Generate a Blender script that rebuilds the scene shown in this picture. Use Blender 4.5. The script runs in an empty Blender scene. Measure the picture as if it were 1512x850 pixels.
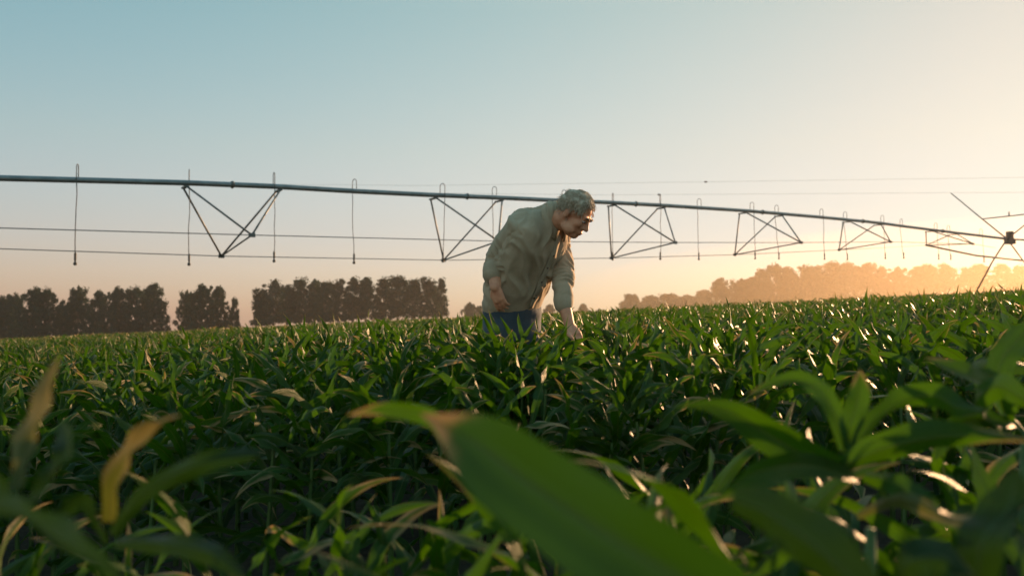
import bpy, bmesh, math, random
import numpy as np
from mathutils import Vector, Matrix, noise
from mathutils.bvhtree import BVHTree

R = math.radians
scene = bpy.context.scene
col = scene.collection
random.seed(7)
rng = np.random.default_rng(11)

# ------------------------------------------------------------------ camera
CAM = Vector((0, 0, 0.95))
FPX = 1176.0
PITCH = R(2.0)
FWD = Vector((0, math.cos(PITCH), math.sin(PITCH)))
UPV = Vector((0, -math.sin(PITCH), math.cos(PITCH)))
RIGHT = Vector((1, 0, 0))
cam_d = bpy.data.cameras.new('camera')
cam = bpy.data.objects.new('camera', cam_d)
col.objects.link(cam)
cam.location = CAM
cam.rotation_euler = (R(90) + PITCH, 0, 0)
cam_d.sensor_width = 36
cam_d.lens = 36 * FPX / 1512
cam_d.clip_start = 0.05
cam_d.clip_end = 6000
cam_d.dof.use_dof = True
cam_d.dof.focus_distance = 4.4
cam_d.dof.aperture_fstop = 2.8
scene.camera = cam


def P(px, py, d):
    """where the thing seen at that place of the photograph, d metres ahead, stands"""
    return CAM + d * ((px - 756) / FPX * RIGHT + (425 - py) / FPX * UPV + FWD)


SLOPE = 0.046


def gz(x):
    return SLOPE * np.clip(x, -600, 600)


# ------------------------------------------------------------------ helpers
def tag(o, label=None, cat=None, group=None, kind=None):
    for k, v in (('label', label), ('category', cat), ('group', group), ('kind', kind)):
        if v:
            o[k] = v
    return o


def link(name, me, mat=None, parent=None, smooth=True):
    o = bpy.data.objects.new(name, me)
    col.objects.link(o)
    if mat and not me.materials:
        for m in (mat if isinstance(mat, (list, tuple)) else [mat]):
            me.materials.append(m)
    if parent:
        o.parent = parent
    if smooth:
        me.polygons.foreach_set('use_smooth', np.ones(len(me.polygons), bool))
    return o


def empty(name, loc=(0, 0, 0), rz=0):
    o = bpy.data.objects.new(name, None)
    o.empty_display_size = 0.1
    col.objects.link(o)
    o.location = loc
    o.rotation_euler = (0, 0, rz)
    return o


def mesh_np(name, V, Q, uv=None, rnd=None):
    """V (n,3), Q (m,4) quads, uv (n,2), rnd (n)"""
    me = bpy.data.meshes.new(name)
    V = np.asarray(V, np.float32)
    Q = np.asarray(Q, np.int32)
    k = Q.shape[1]
    me.vertices.add(len(V))
    me.vertices.foreach_set('co', V.ravel())
    me.loops.add(Q.size)
    me.loops.foreach_set('vertex_index', Q.ravel())
    me.polygons.add(len(Q))
    me.polygons.foreach_set('loop_start', np.arange(0, Q.size, k, dtype=np.int32))
    me.polygons.foreach_set('loop_total', np.full(len(Q), k, np.int32))
    if uv is not None:
        l = me.uv_layers.new(name='UVMap')
        l.data.foreach_set('uv', np.asarray(uv, np.float32)[Q.ravel()].ravel())
    if rnd is not None:
        a = me.attributes.new('rnd', 'FLOAT', 'POINT')
        a.data.foreach_set('value', np.asarray(rnd, np.float32))
    me.update(calc_edges=True)
    me.validate()
    return me


class MB:
    """collects pieces into one mesh"""

    def __init__(s):
        s.V, s.F = [], []

    def add(s, V, F):
        n = len(s.V)
        s.V += [tuple(v) for v in V]
        s.F += [tuple(i + n for i in f) for f in F]
        return s

    def tube(s, pts, r, seg=8, cap=True):
        pts = [Vector(p) for p in pts]
        rs = r if isinstance(r, (list, tuple)) else [r] * len(pts)
        V, F = [], []
        ref = None
        for i, p in enumerate(pts):
            t = (pts[min(i + 1, len(pts) - 1)] - pts[max(i - 1, 0)]).normalized()
            if ref is None:
                ref = t.orthogonal().normalized()
            ref = (ref - t * ref.dot(t)).normalized()
            b = t.cross(ref)
            for k in range(seg):
                a = 2 * math.pi * k / seg
                V.append(p + rs[i] * (math.cos(a) * ref + math.sin(a) * b))
        for i in range(len(pts) - 1):
            for k in range(seg):
                k2 = (k + 1) % seg
                F.append((i * seg + k, i * seg + k2, (i + 1) * seg + k2, (i + 1) * seg + k))
        if cap:
            F.append(tuple(range(seg))[::-1])
            F.append(tuple((len(pts) - 1) * seg + k for k in range(seg)))
        return s.add(V, F)

    def box(s, c, ax, ay, az):
        """centre and three half-axis vectors"""
        c, ax, ay, az = Vector(c), Vector(ax), Vector(ay), Vector(az)
        V = [c + sx * ax + sy * ay + sz * az for sx in (-1, 1) for sy in (-1, 1) for sz in (-1, 1)]
        F = [(0, 1, 3, 2), (4, 6, 7, 5), (0, 4, 5, 1), (2, 3, 7, 6), (0, 2, 6, 4), (1, 5, 7, 3)]
        return s.add(V, F)

    def loft(s, secs, seg=20, round_ends=True):
        """secs: (centre, axis_a, axis_b) with axis vectors carrying the half widths"""
        secs = [(Vector(c), Vector(a), Vector(b)) for c, a, b in secs]
        if round_ends:
            def end(s0, s1):
                c0, a0, b0 = s0
                d = (c0 - s1[0]).normalized() * min(a0.length, b0.length)
                return [(c0 + d * math.sin(t), a0 * math.cos(t), b0 * math.cos(t)) for t in (1.35, 1.0, .55)]
            secs = end(secs[0], secs[1]) + secs + end(secs[-1], secs[-2])[::-1]
        V, F = [], []
        for c, a, b in secs:
            for k in range(seg):
                t = 2 * math.pi * k / seg
                V.append(c + a * math.cos(t) + b * math.sin(t))
        n = len(secs)
        for i in range(n - 1):
            for k in range(seg):
                k2 = (k + 1) % seg
                F.append((i * seg + k, i * seg + k2, (i + 1) * seg + k2, (i + 1) * seg + k))
        F.append(tuple(range(seg))[::-1])
        F.append(tuple((n - 1) * seg + k for k in range(seg)))
        return s.add(V, F)

    def limb(s, pts, rs, seg=16):
        """rounded tapering limb, circular sections"""
        pts = [Vector(p) for p in pts]
        secs = []
        ref = None
        for i, p in enumerate(pts):
            t = (pts[min(i + 1, len(pts) - 1)] - pts[max(i - 1, 0)]).normalized()
            if ref is None:
                ref = t.orthogonal().normalized()
            ref = (ref - t * ref.dot(t)).normalized()
            secs.append((p, ref * rs[i], t.cross(ref) * rs[i]))
        return s.loft(secs, seg)

    def ellipsoid(s, c, a, b, d, nu=18, nv=10):
        c, a, b, d = Vector(c), Vector(a), Vector(b), Vector(d)
        V = [c - d]
        for j in range(1, nv):
            ph = -math.pi / 2 + math.pi * j / nv
            for i in range(nu):
                t = 2 * math.pi * i / nu
                V.append(c + math.cos(ph) * (a * math.cos(t) + b * math.sin(t)) + d * math.sin(ph))
        V.append(c + d)
        F = []
        for i in range(nu):
            i2 = (i + 1) % nu
            F.append((0, 1 + i2, 1 + i))
            for j in range(nv - 2):
                p0 = 1 + j * nu
                F.append((p0 + i, p0 + i2, p0 + nu + i2, p0 + nu + i))
            p0 = 1 + (nv - 2) * nu
            F.append((p0 + i, p0 + i2, len(V) - 1))
        return s.add(V, F)

    def mesh(s, name):
        me = bpy.data.meshes.new(name)
        me.from_pydata([tuple(v) for v in s.V], [], s.F)
        bm = bmesh.new()
        bm.from_mesh(me)
        bmesh.ops.recalc_face_normals(bm, faces=bm.faces)
        bm.to_mesh(me)
        bm.free()
        return me

    def build(s, name, mat, parent=None, smooth=True):
        return link(name, s.mesh(name), mat, parent, smooth)


def fuse(mb, name, voxel=.008, smooth=4, factor=.5):
    """one continuous skin over overlapping pieces"""
    o = bpy.data.objects.new('fuse_tmp', mb.mesh(name))
    col.objects.link(o)
    m = o.modifiers.new('r', 'REMESH')
    m.mode = 'VOXEL'
    m.voxel_size = voxel
    if smooth:
        m = o.modifiers.new('s', 'SMOOTH')
        m.factor = factor
        m.iterations = smooth
    dg = bpy.context.evaluated_depsgraph_get()
    me = bpy.data.meshes.new_from_object(o.evaluated_get(dg))
    me.name = name
    bpy.data.objects.remove(o)
    return me


# ------------------------------------------------------------------ materials
def mat(name):
    m = bpy.data.materials.new(name)
    m.use_nodes = True
    nt = m.node_tree
    nt.nodes.clear()
    out = nt.nodes.new('ShaderNodeOutputMaterial')
    return m, nt, out


def N(nt, typ, **kw):
    n = nt.nodes.new(typ)
    for k, v in kw.items():
        if k.startswith('i_'):
            key = k[2:]
            key = int(key) if key.isdigit() else key.replace('_', ' ')
            n.inputs[key].default_value = v
        else:
            setattr(n, k, v)
    return n


def ramp(nt, fac, stops, interp='LINEAR'):
    n = nt.nodes.new('ShaderNodeValToRGB')
    n.color_ramp.interpolation = interp
    e = n.color_ramp.elements
    while len(e) < len(stops):
        e.new(.5)
    for el, (p, c) in zip(e, stops):
        el.position = p
        el.color = (*c, 1) if len(c) == 3 else c
    nt.links.new(fac, n.inputs[0])
    return n.outputs[0]


def simple(name, c1, c2, scale=8, rough=.6, spec=.4, bump=.0, metallic=0, detail=6, sub=0):
    m, nt, out = mat(name)
    tc = N(nt, 'ShaderNodeTexCoord')
    nz = N(nt, 'ShaderNodeTexNoise', i_Scale=scale, i_Detail=detail)
    nt.links.new(tc.outputs['Object'], nz.inputs['Vector'])
    c = ramp(nt, nz.outputs[0], [(.35, c1), (.68, c2)])
    b = N(nt, 'ShaderNodeBsdfPrincipled', i_Roughness=rough, i_Metallic=metallic)
    b.inputs['Specular IOR Level'].default_value = spec
    nt.links.new(c, b.inputs['Base Color'])
    if sub:
        b.inputs['Subsurface Weight'].default_value = sub
        b.inputs['Subsurface Radius'].default_value = (.02, .008, .004)
        b.inputs['Subsurface Scale'].default_value = .3
    if bump:
        bp = N(nt, 'ShaderNodeBump', i_Strength=bump, i_Distance=.01)
        nt.links.new(nz.outputs[0], bp.inputs['Height'])
        nt.links.new(bp.outputs[0], b.inputs['Normal'])
    nt.links.new(b.outputs[0], out.inputs[0])
    return m


def leaf_material(name, dark, mid, trans, dry, tmix=.34, rough=.42, dry_at=.98, spec=.30, edgew=.55, tipw=.75):
    """uv.x runs across the blade, uv.y from base to tip; attribute rnd differs per leaf"""
    m, nt, out = mat(name)
    L = nt.links.new
    uv = N(nt, 'ShaderNodeUVMap')
    uv.uv_map = 'UVMap'
    sep = N(nt, 'ShaderNodeSeparateXYZ')
    L(uv.outputs[0], sep.inputs[0])
    at = N(nt, 'ShaderNodeAttribute')
    at.attribute_name = 'rnd'
    # veins along the blade
    mp = N(nt, 'ShaderNodeMapping')
    mp.inputs['Scale'].default_value = (30, 1.2, 1)
    L(uv.outputs[0], mp.inputs[0])
    ofs = N(nt, 'ShaderNodeMath', operation='MULTIPLY')
    ofs.inputs[1].default_value = 37.0
    L(at.outputs['Fac'], ofs.inputs[0])
    vz = N(nt, 'ShaderNodeTexNoise', noise_dimensions='4D', i_Scale=1.0, i_Detail=3)
    L(mp.outputs[0], vz.inputs['Vector'])
    L(ofs.outputs[0], vz.inputs['W'])
    geo = N(nt, 'ShaderNodeNewGeometry')
    blot = N(nt, 'ShaderNodeTexNoise', i_Scale=14.0, i_Detail=4)
    L(geo.outputs['Position'], blot.inputs['Vector'])
    # colour
    add = N(nt, 'ShaderNodeMath', operation='MULTIPLY_ADD')
    L(vz.outputs[0], add.inputs[0])
    add.inputs[1].default_value = .8
    L(at.outputs['Fac'], add.inputs[2])
    add2 = N(nt, 'ShaderNodeMath', operation='MULTIPLY_ADD')
    L(blot.outputs[0], add2.inputs[0])
    add2.inputs[1].default_value = .5
    L(add.outputs[0], add2.inputs[2])
    c = ramp(nt, add2.outputs[0], [(.55, dark), (1.15, mid)])
    # midrib
    dx = N(nt, 'ShaderNodeMath', operation='SUBTRACT')
    L(sep.outputs[0], dx.inputs[0])
    dx.inputs[1].default_value = .5
    ab = N(nt, 'ShaderNodeMath', operation='ABSOLUTE')
    L(dx.outputs[0], ab.inputs[0])
    rib = N(nt, 'ShaderNodeMapRange', interpolation_type='SMOOTHSTEP')
    rib.inputs[1].default_value = .07
    rib.inputs[2].default_value = .025
    L(ab.outputs[0], rib.inputs[0])
    mx = N(nt, 'ShaderNodeMix', data_type='RGBA')
    L(rib.outputs[0], mx.inputs[0])
    L(c, mx.inputs[6])
    mx.inputs[7].default_value = (mid[0] * 3.2 + .02, mid[1] * 1.9 + .02, mid[2] * 3 + .015, 1)
    # dry tips and margins on some leaves; on corn also painted sun patches
    ew = N(nt, 'ShaderNodeMath', operation='MULTIPLY')
    L(ab.outputs[0], ew.inputs[0])
    ew.inputs[1].default_value = edgew
    edge = N(nt, 'ShaderNodeMath', operation='MULTIPLY_ADD')
    L(sep.outputs[1], edge.inputs[0])
    edge.inputs[1].default_value = tipw
    L(ew.outputs[0], edge.inputs[2])
    e2 = N(nt, 'ShaderNodeMath', operation='MULTIPLY_ADD')
    L(blot.outputs[0], e2.inputs[0])
    e2.inputs[1].default_value = .5
    L(edge.outputs[0], e2.inputs[2])
    e3 = N(nt, 'ShaderNodeMath', operation='MULTIPLY_ADD')
    L(at.outputs['Fac'], e3.inputs[0])
    e3.inputs[1].default_value = .45
    L(e2.outputs[0], e3.inputs[2])
    df = N(nt, 'ShaderNodeMapRange', interpolation_type='SMOOTHSTEP')
    df.inputs[1].default_value = dry_at + .28
    df.inputs[2].default_value = dry_at + .5
    L(e3.outputs[0], df.inputs[0])
    mx2 = N(nt, 'ShaderNodeMix', data_type='RGBA')
    L(df.outputs[0], mx2.inputs[0])
    L(mx.outputs[2], mx2.inputs[6])
    mx2.inputs[7].default_value = (*dry, 1)
    b = N(nt, 'ShaderNodeBsdfPrincipled', i_Roughness=rough)
    b.inputs['Specular IOR Level'].default_value = spec
    L(mx2.outputs[2], b.inputs['Base Color'])
    bp = N(nt, 'ShaderNodeBump', i_Strength=.7, i_Distance=.003)
    rbh = N(nt, 'ShaderNodeMath', operation='MULTIPLY_ADD')
    L(rib.outputs[0], rbh.inputs[0])
    rbh.inputs[1].default_value = -.6
    L(vz.outputs[0], rbh.inputs[2])
    L(rbh.outputs[0], bp.inputs['Height'])
    L(bp.outputs[0], b.inputs['Normal'])
    tr = N(nt, 'ShaderNodeBsdfTranslucent')
    mx3 = N(nt, 'ShaderNodeMix', data_type='RGBA')
    L(df.outputs[0], mx3.inputs[0])
    vt = ramp(nt, vz.outputs[0], [(.3, tuple(q * .72 for q in trans)), (.7, tuple(q * 1.2 for q in trans))])
    tr_ = N(nt, 'ShaderNodeMix', data_type='RGBA')
    L(rib.outputs[0], tr_.inputs[0])
    L(vt, tr_.inputs[6])
    tr_.inputs[7].default_value = (trans[0] * .5, trans[1] * .45, trans[2] * .5, 1)
    L(tr_.outputs[2], mx3.inputs[6])
    mx3.inputs[7].default_value = (dry[0] * .8, dry[1] * .7, dry[2] * .5, 1)
    L(mx3.outputs[2], tr.inputs[0])
    ms = N(nt, 'ShaderNodeMixShader')
    ms.inputs[0].default_value = tmix
    L(b.outputs[0], ms.inputs[1])
    L(tr.outputs[0], ms.inputs[2])
    L(ms.outputs[0], out.inputs[0])
    return m


M = {}
M['corn'] = leaf_material('corn_leaf', (.007, .026, .003), (.027, .074, .004), (.066, .185, .002), (.40, .29, .14))
M['corn_dry'] = leaf_material('corn_leaf_dry', (.03, .055, .010), (.075, .095, .018), (.13, .15, .015), (.22, .20, .075), dry_at=.62)
M['corn_tip'] = leaf_material('corn_leaf_tan_tip', (.006, .022, .005), (.017, .050, .005), (.026, .090, .002), (.30, .22, .11), dry_at=1.12, edgew=.35, tipw=1.2)
M['corn_dark'] = leaf_material('corn_leaf_shaded', (.006, .022, .005), (.016, .046, .007), (.018, .055, .003), (.34, .25, .12), dry_at=1.0)  # darker, less translucent corn leaf; shade among the plants put into its colour
M['stalk'] = simple('corn_stalk', (.05, .10, .02), (.10, .16, .04), 20, .5)
M['crown'] = leaf_material('tree_leaves', (.005, .019, .011), (.013, .038, .020), (.02, .06, .018), (.03, .03, .015), tmix=.2, rough=.7, spec=.1)
M['bark'] = simple('tree_bark', (.05, .042, .035), (.10, .085, .07), 6, .9)
M['steel'] = simple('galvanised_steel', (.20, .23, .24), (.30, .33, .34), 3, .45, .5, metallic=.55)
M['steel_dark'] = simple('weathered_steel', (.10, .11, .11), (.18, .19, .19), 5, .5, .5, metallic=.5)
M['hose'] = simple('rubber_hose', (.05, .05, .045), (.09, .085, .08), 10, .6)
M['motor'] = simple('motor_paint', (.05, .05, .05), (.09, .08, .07), 10, .5)


def soil():
    m, nt, out = mat('soil')
    L = nt.links.new
    geo = N(nt, 'ShaderNodeNewGeometry')
    n1 = N(nt, 'ShaderNodeTexNoise', i_Scale=1.3, i_Detail=8)
    n2 = N(nt, 'ShaderNodeTexNoise', i_Scale=22, i_Detail=6)
    L(geo.outputs['Position'], n1.inputs['Vector'])
    L(geo.outputs['Position'], n2.inputs['Vector'])
    a = N(nt, 'ShaderNodeMath', operation='MULTIPLY_ADD')
    L(n2.outputs[0], a.inputs[0])
    a.inputs[1].default_value = .6
    L(n1.outputs[0], a.inputs[2])
    c = ramp(nt, a.outputs[0], [(.5, (.030, .022, .015)), (1.1, (.085, .062, .042))])
    # grassy ground far from the field
    sx = N(nt, 'ShaderNodeVectorMath', operation='LENGTH')
    L(geo.outputs['Position'], sx.inputs[0])
    far = N(nt, 'ShaderNodeMapRange')
    far.inputs[1].default_value = 90
    far.inputs[2].default_value = 150
    L(sx.outputs['Value'], far.inputs[0])
    mx = N(nt, 'ShaderNodeMix', data_type='RGBA')
    L(far.outputs[0], mx.inputs[0])
    L(c, mx.inputs[6])
    g = ramp(nt, n1.outputs[0], [(.3, (.045, .07, .02)), (.7, (.08, .11, .035))])
    L(g, mx.inputs[7])
    b = N(nt, 'ShaderNodeBsdfPrincipled', i_Roughness=.95)
    b.inputs['Specular IOR Level'].default_value = .2
    L(mx.outputs[2], b.inputs['Base Color'])
    bp = N(nt, 'ShaderNodeBump', i_Strength=.8, i_Distance=.03)
    L(a.outputs[0], bp.inputs['Height'])
    L(bp.outputs[0], b.inputs['Normal'])
    L(b.outputs[0], out.inputs[0])
    return m


M['soil'] = soil()

# ------------------------------------------------------------------ light, sky, air
SUN_AZ, SUN_EL = R(43), R(9.5)     # to the right of the view direction, above the horizon
world = bpy.data.worlds.new('World')
scene.world = world
world.use_nodes = True
wn = world.node_tree
wn.nodes.clear()
wo = wn.nodes.new('ShaderNodeOutputWorld')
bg = wn.nodes.new('ShaderNodeBackground')
sky = wn.nodes.new('ShaderNodeTexSky')
sky.sky_type = 'NISHITA'
sky.sun_disc = False
sky.sun_elevation = SUN_EL
sky.sun_rotation = SUN_AZ
sky.altitude = 100
sky.air_density = 2
sky.dust_density = .4
sky.ozone_density = 6
bg.inputs[1].default_value = .06
# soft shoulder of a hazy evening sky: bright regions level off
spl = wn.nodes.new('ShaderNodeSeparateColor')
cmb = wn.nodes.new('ShaderNodeCombineColor')
wn.links.new(sky.outputs[0], spl.inputs[0])
for ch, (pw, kk, gg) in enumerate(((1.85, .95, 8.6), (1.3, 1.7, 9.5), (1.0, 1.3, 8.2))):
    def mth(op, a, b):
        n_ = wn.nodes.new('ShaderNodeMath')
        n_.operation = op
        for q_, v_ in enumerate((a, b)):
            if isinstance(v_, float):
                n_.inputs[q_].default_value = v_
            else:
                wn.links.new(v_, n_.inputs[q_])
        return n_.outputs[0]
    xp = mth('POWER', spl.outputs[ch], pw)
    wn.links.new(mth('MULTIPLY', mth('DIVIDE', xp, mth('ADD', xp, kk)), gg), cmb.inputs[ch])
# sky tint by height: airlight round the horizon, overhead brightened as added fill light
tcw = wn.nodes.new('ShaderNodeTexCoord')
sep = wn.nodes.new('ShaderNodeSeparateXYZ')
wn.links.new(tcw.outputs['Generated'], sep.inputs[0])
low = ramp(wn, sep.outputs[2], [(0.0, (.90, 1.08, 1.66)), (.12, (.94, 1.05, 1.30)), (.2, (1.0, 1.05, 1.15)), (.36, (1, 1, 1)), (.6, (1.75, 1.28, 1.0))])
sky_tint = wn.nodes.new('ShaderNodeVectorMath')
sky_tint.operation = 'MULTIPLY'
wn.links.new(cmb.outputs[0], sky_tint.inputs[0])
wn.links.new(low, sky_tint.inputs[1])
wn.links.new(sky_tint.outputs[0], bg.inputs[0])
wn.links.new(bg.outputs[0], wo.inputs[0])

sd = bpy.data.lights.new('sun', 'SUN')
sd.energy = 5.0
sd.angle = R(.53)
sd.color = (1, .57, .28)
sun = bpy.data.objects.new('sun', sd)
col.objects.link(sun)
to_sun = Vector((math.sin(SUN_AZ) * math.cos(SUN_EL), math.cos(SUN_AZ) * math.cos(SUN_EL), math.sin(SUN_EL)))
sun.rotation_euler = (-to_sun).to_track_quat('-Z', 'Y').to_euler()
sun.location = to_sun * 40

HALF = 700
mb = MB().box((0, 0, 0), (HALF, 0, 0), (0, HALF, 0), (0, 0, 1))
for i, v in enumerate(mb.V):
    mb.V[i] = (v[0], v[1], 42.0 if v[2] > 0 else -34.0)
hm, nt, out = mat('haze_air')
pv = N(nt, 'ShaderNodeVolumePrincipled')
pv.inputs['Color'].default_value = (.95, .89, .82, 1)
pv.inputs['Density'].default_value = .00034
pv.inputs['Anisotropy'].default_value = .50
nt.links.new(pv.outputs[0], out.inputs['Volume'])
haze = mb.build('haze', hm, smooth=False)
tag(haze, kind='stuff')
# spray drifting off the sprinklers by the drive tower
mm, nt, out = mat('spray_air')
pv = N(nt, 'ShaderNodeVolumePrincipled')
pv.inputs['Color'].default_value = (.95, .76, .52, 1)
pv.inputs['Density'].default_value = .0027
pv.inputs['Anisotropy'].default_value = .68
nt.links.new(pv.outputs[0], out.inputs['Volume'])
sm_c = P(1530, 440, 112)
mist = MB().ellipsoid((sm_c.x, sm_c.y, float(gz(sm_c.x)) + 2.0), (70, 8, 3.2), (-10, 42, 0), (0, 0, 9.5), 36, 20).build('spray_mist', mm)
tag(mist, 'golden water spray drifting across the field below the drive tower', 'mist', kind='stuff')

# ------------------------------------------------------------------ ground
n = 60
xs = np.concatenate([-np.geomspace(680, 3, 30), np.linspace(-2.5, 2.5, 11), np.geomspace(3, 680, 30)])
X, Y = np.meshgrid(xs, xs)
V = np.stack([X, Y, gz(X)], -1).reshape(-1, 3)
k = len(xs)
ii = np.arange(k * k).reshape(k, k)
Q = np.stack([ii[:-1, :-1], ii[:-1, 1:], ii[1:, 1:], ii[1:, :-1]], -1).reshape(-1, 4)
ground = link('ground', mesh_np('ground', V, Q), M['soil'])
tag(ground, kind='structure')

# ------------------------------------------------------------------ trees
def crown_mesh(name, rad, h0, h1, nclump, per, lsize, seed, taper=.5, lobes=None):
    r = np.random.default_rng(seed)
    cs = []
    ph = r.uniform(0, 6.28, 3)
    while len(cs) < nclump:
        u = r.uniform(0, 1)
        a = r.uniform(0, 2 * math.pi)
        top = h1 * (1 - .10 * abs(math.sin(1.5 * a + ph[0])) - .05 * r.uniform(0, 1))
        z = h0 + (top - h0) * u
        prof = abs(math.sin(math.pi * min(.985, .2 + .8 * u ** .85))) ** .5
        prof = max(prof, .62 * (u < .97)) * (1 - taper * max(0, u - .35))
        prof = max(prof, .2)
        q = rad * prof * math.sqrt(r.uniform(.02, 1)) * (1 + .22 * math.sin(2 * a + ph[1]) + .2 * math.sin(3 * a + z * .8 + ph[2]))
        cs.append((q * math.cos(a), q * math.sin(a), z, r.uniform(.35, 1.0)))
    cs = np.array(cs)
    m = nclump * per
    ci = np.repeat(np.arange(nclump), per)
    d = r.normal(size=(m, 3))
    d /= np.linalg.norm(d, axis=1)[:, None]
    rr = (r.uniform(0, 1.12, m) ** .75)[:, None] * np.array([1.0, 1.0, .95]) * 1.25 * cs[ci, 3][:, None]
    c = cs[ci, :3] + d * rr
    t1 = r.normal(size=(m, 3))
    t1 /= np.linalg.norm(t1, axis=1)[:, None]
    t2 = np.cross(t1, r.normal(size=(m, 3)))
    t2 /= np.linalg.norm(t2, axis=1)[:, None]
    s = (lsize * r.uniform(.6, 1.3, m))[:, None]
    V = np.stack([c - t1 * s, c + t2 * s * .55, c + t1 * s, c - t2 * s * .55], 1).reshape(-1, 3)
    Q = np.arange(4 * m).reshape(m, 4)
    uv = np.tile(np.array([[.2, .2], [.8, .2], [.8, .5], [.2, .5]]), (m, 1))
    rnd = np.repeat(r.uniform(0, .6, m) * .5 + (r.uniform(0, .55, nclump))[ci] * .7, 4)
    return mesh_np(name, V, Q, uv, rnd), cs


def trunk_mesh(name, cs, h1, r0, seed):
    r = random.Random(seed)
    mb = MB()
    pts = [Vector((r.uniform(-.15, .15) * i, r.uniform(-.15, .15) * i, h1 * .82 * i / 5 - (.3 if i == 0 else 0))) for i in range(6)]
    mb.tube(pts, [r0 * (1 - .16 * i) for i in range(6)], 7)
    for c in cs[::3]:
        z = max(.5, c[2] - r.uniform(.8, 2.2))
        f = min(4.9, z / (h1 * .82) * 5)
        i = int(f)
        p = pts[i].lerp(pts[min(i + 1, 5)], f - i)
        q = Vector(c[:3])
        mid = p.lerp(q, .5) + Vector((0, 0, -.25))
        mb.tube([p, mid, q], [r0 * .32, r0 * .2, r0 * .08], 5, cap=False)
    return mb.mesh(name)


TREES = {}


def tree_kind(kind, v):
    key = (kind, v)
    if key not in TREES:
        sd = 100 + 17 * v + {'tall': 0, 'broad': 300, 'round': 600}[kind]
        if kind == 'tall':
            cm, cs = crown_mesh('tree_crown', 2.75, 2.0, 13.4, 120, 62, .27, sd, .25)
            h = 13.4
        elif kind == 'broad':
            cm, cs = crown_mesh('tree_crown', 4.9, .0, 13.2, 215, 58, .30, sd, .42)
            h = 13.2
        else:
            cm, cs = crown_mesh('tree_crown', 4.6, .0, 9.0, 200, 48, .30, sd, .3)
            h = 9.0
        TREES[key] = (cm, trunk_mesh('tree_trunk', cs, h, .26, sd), h)
    return TREES[key]


def tree(px, top, base, dist, kind, v, wid, name, label, group):
    """px: column of the photo; top, base: rows; dist in metres; wid: width factor"""
    cm, tm, h = tree_kind(kind, v)
    p = P(px, base, dist)
    zt = P(px, top, dist).z
    z0 = float(gz(p.x)) - .1
    t = empty(name, (p.x, p.y, z0), random.uniform(0, 6.28))
    s = (zt - z0) / (h + .9)
    t.scale = (wid * s, wid * s, s)
    tag(t, label, 'tree', group)
    link('crown', cm, M['crown'], t)
    link('trunk', tm, M['bark'], t)
    return t


ORD = ['leftmost', 'second from the left', 'third from the left', 'fourth from the left', 'fifth from the left', 'sixth from the left',
       'seventh from the left', 'eighth from the left', 'ninth from the left', 'tenth from the left', 'eleventh from the left',
       'twelfth from the left', 'thirteenth from the left', 'fourteenth from the left', 'fifteenth from the left'] + [''] * 9
# clump at the left edge of the photo
LEFT = [(-14, 424, .95), (6, 431, .8), (22, 427, .75), (50, 419, .9), (68, 418, .9), (91, 438, .6), (115, 417, .82), (147, 423, .8), (173, 418, .8),
        (200, 416, .85), (224, 412, 1.0), (275, 424, .75), (298, 414, 1.0), (322, 417, .8), (346, 434, .5)]
LEFT_LAB = {0: 'dark broad tree cut off by the left edge of the photo', 5: 'short dark tree between two taller trees at the left',
            6: 'dark domed tree standing alone between gaps in the left tree belt', 10: 'tallest round headed dark tree at the right end of the left tree belt',
            12: 'tall ragged dark tree in the middle of the clump beside the gap', 14: 'small thin tree right beside the gap in the tree belt',
            11: 'dark tree at the left side of the clump beside the gap', 13: 'dark tree with a pointed top, right of the ragged tall one'}
for i, (px, top, w) in enumerate(LEFT):
    lab = LEFT_LAB.get(i, 'dark leafy tree in the left tree belt, ' + ORD[i])
    tree(px, top, 495, 185 + random.uniform(-6, 8), 'broad', i % 5, w * .92, 'broadleaf_tree', lab, 'trees in the left tree belt')
# the middle windbreak of tall trees
MID = [(385, 418, .8), (403, 408, .95), (424, 414, .7), (443, 401, .9), (464, 405, .75), (480, 403, .7), (499, 405, .7), (520, 401, .8),
       (541, 401, .75), (567, 400, .85), (588, 401, .8), (611, 401, .8), (632, 403, .8), (650, 406, .75)]
for i, (px, top, w) in enumerate(MID):
    lab = 'tall slender tree in the middle windbreak, ' + ORD[i]
    if i == 0:
        lab = 'lower rounded tree at the left end of the middle windbreak'
    if i == len(MID) - 1:
        lab = 'tall tree at the right end of the middle windbreak, nearest the man'
    tree(px, top + random.uniform(-2, 2), 473, 215 + random.uniform(-7, 7), 'tall', i % 6, w * random.uniform(1.2, 1.5), 'windbreak_tree', lab, 'trees of the middle windbreak')
# small far trees seen either side of the man
FAR = [(694, 444, 466, .9, 'small round tree far off between the windbreak and the man'),
       (708, 449, 466, .7, 'tiny distant tree right behind the back of the man'),
       (812, 447, 464, 1.0, 'small distant tree between the waist and the reaching arm of the man'),
       (861, 446, 463, 1.0, 'small distant tree just right of the reaching arm'),
       (884, 455, 462, .7, 'tiny low tree on the horizon right of the reaching arm'),
       (932, 431, 462, 1.2, 'isolated round tree standing apart on the horizon'),
       (961, 433, 461, 1.5, 'low round tree at the left end of the hazy wood'),
       (988, 430, 461, 1.9, 'low wide tree near the left end of the hazy wood'),
       (1015, 433, 460, 1.8, 'low tree in the dip of the hazy wood'),
       (1038, 425, 460, 1.2, 'narrow pointed tree just before the hazy wood rises')]
for i, (px, top, base, w, lab) in enumerate(FAR):
    tree(px, top, base, 300 + random.uniform(-20, 20), 'round', i % 4, w, 'distant_tree', lab, 'small distant trees on the horizon')
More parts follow.
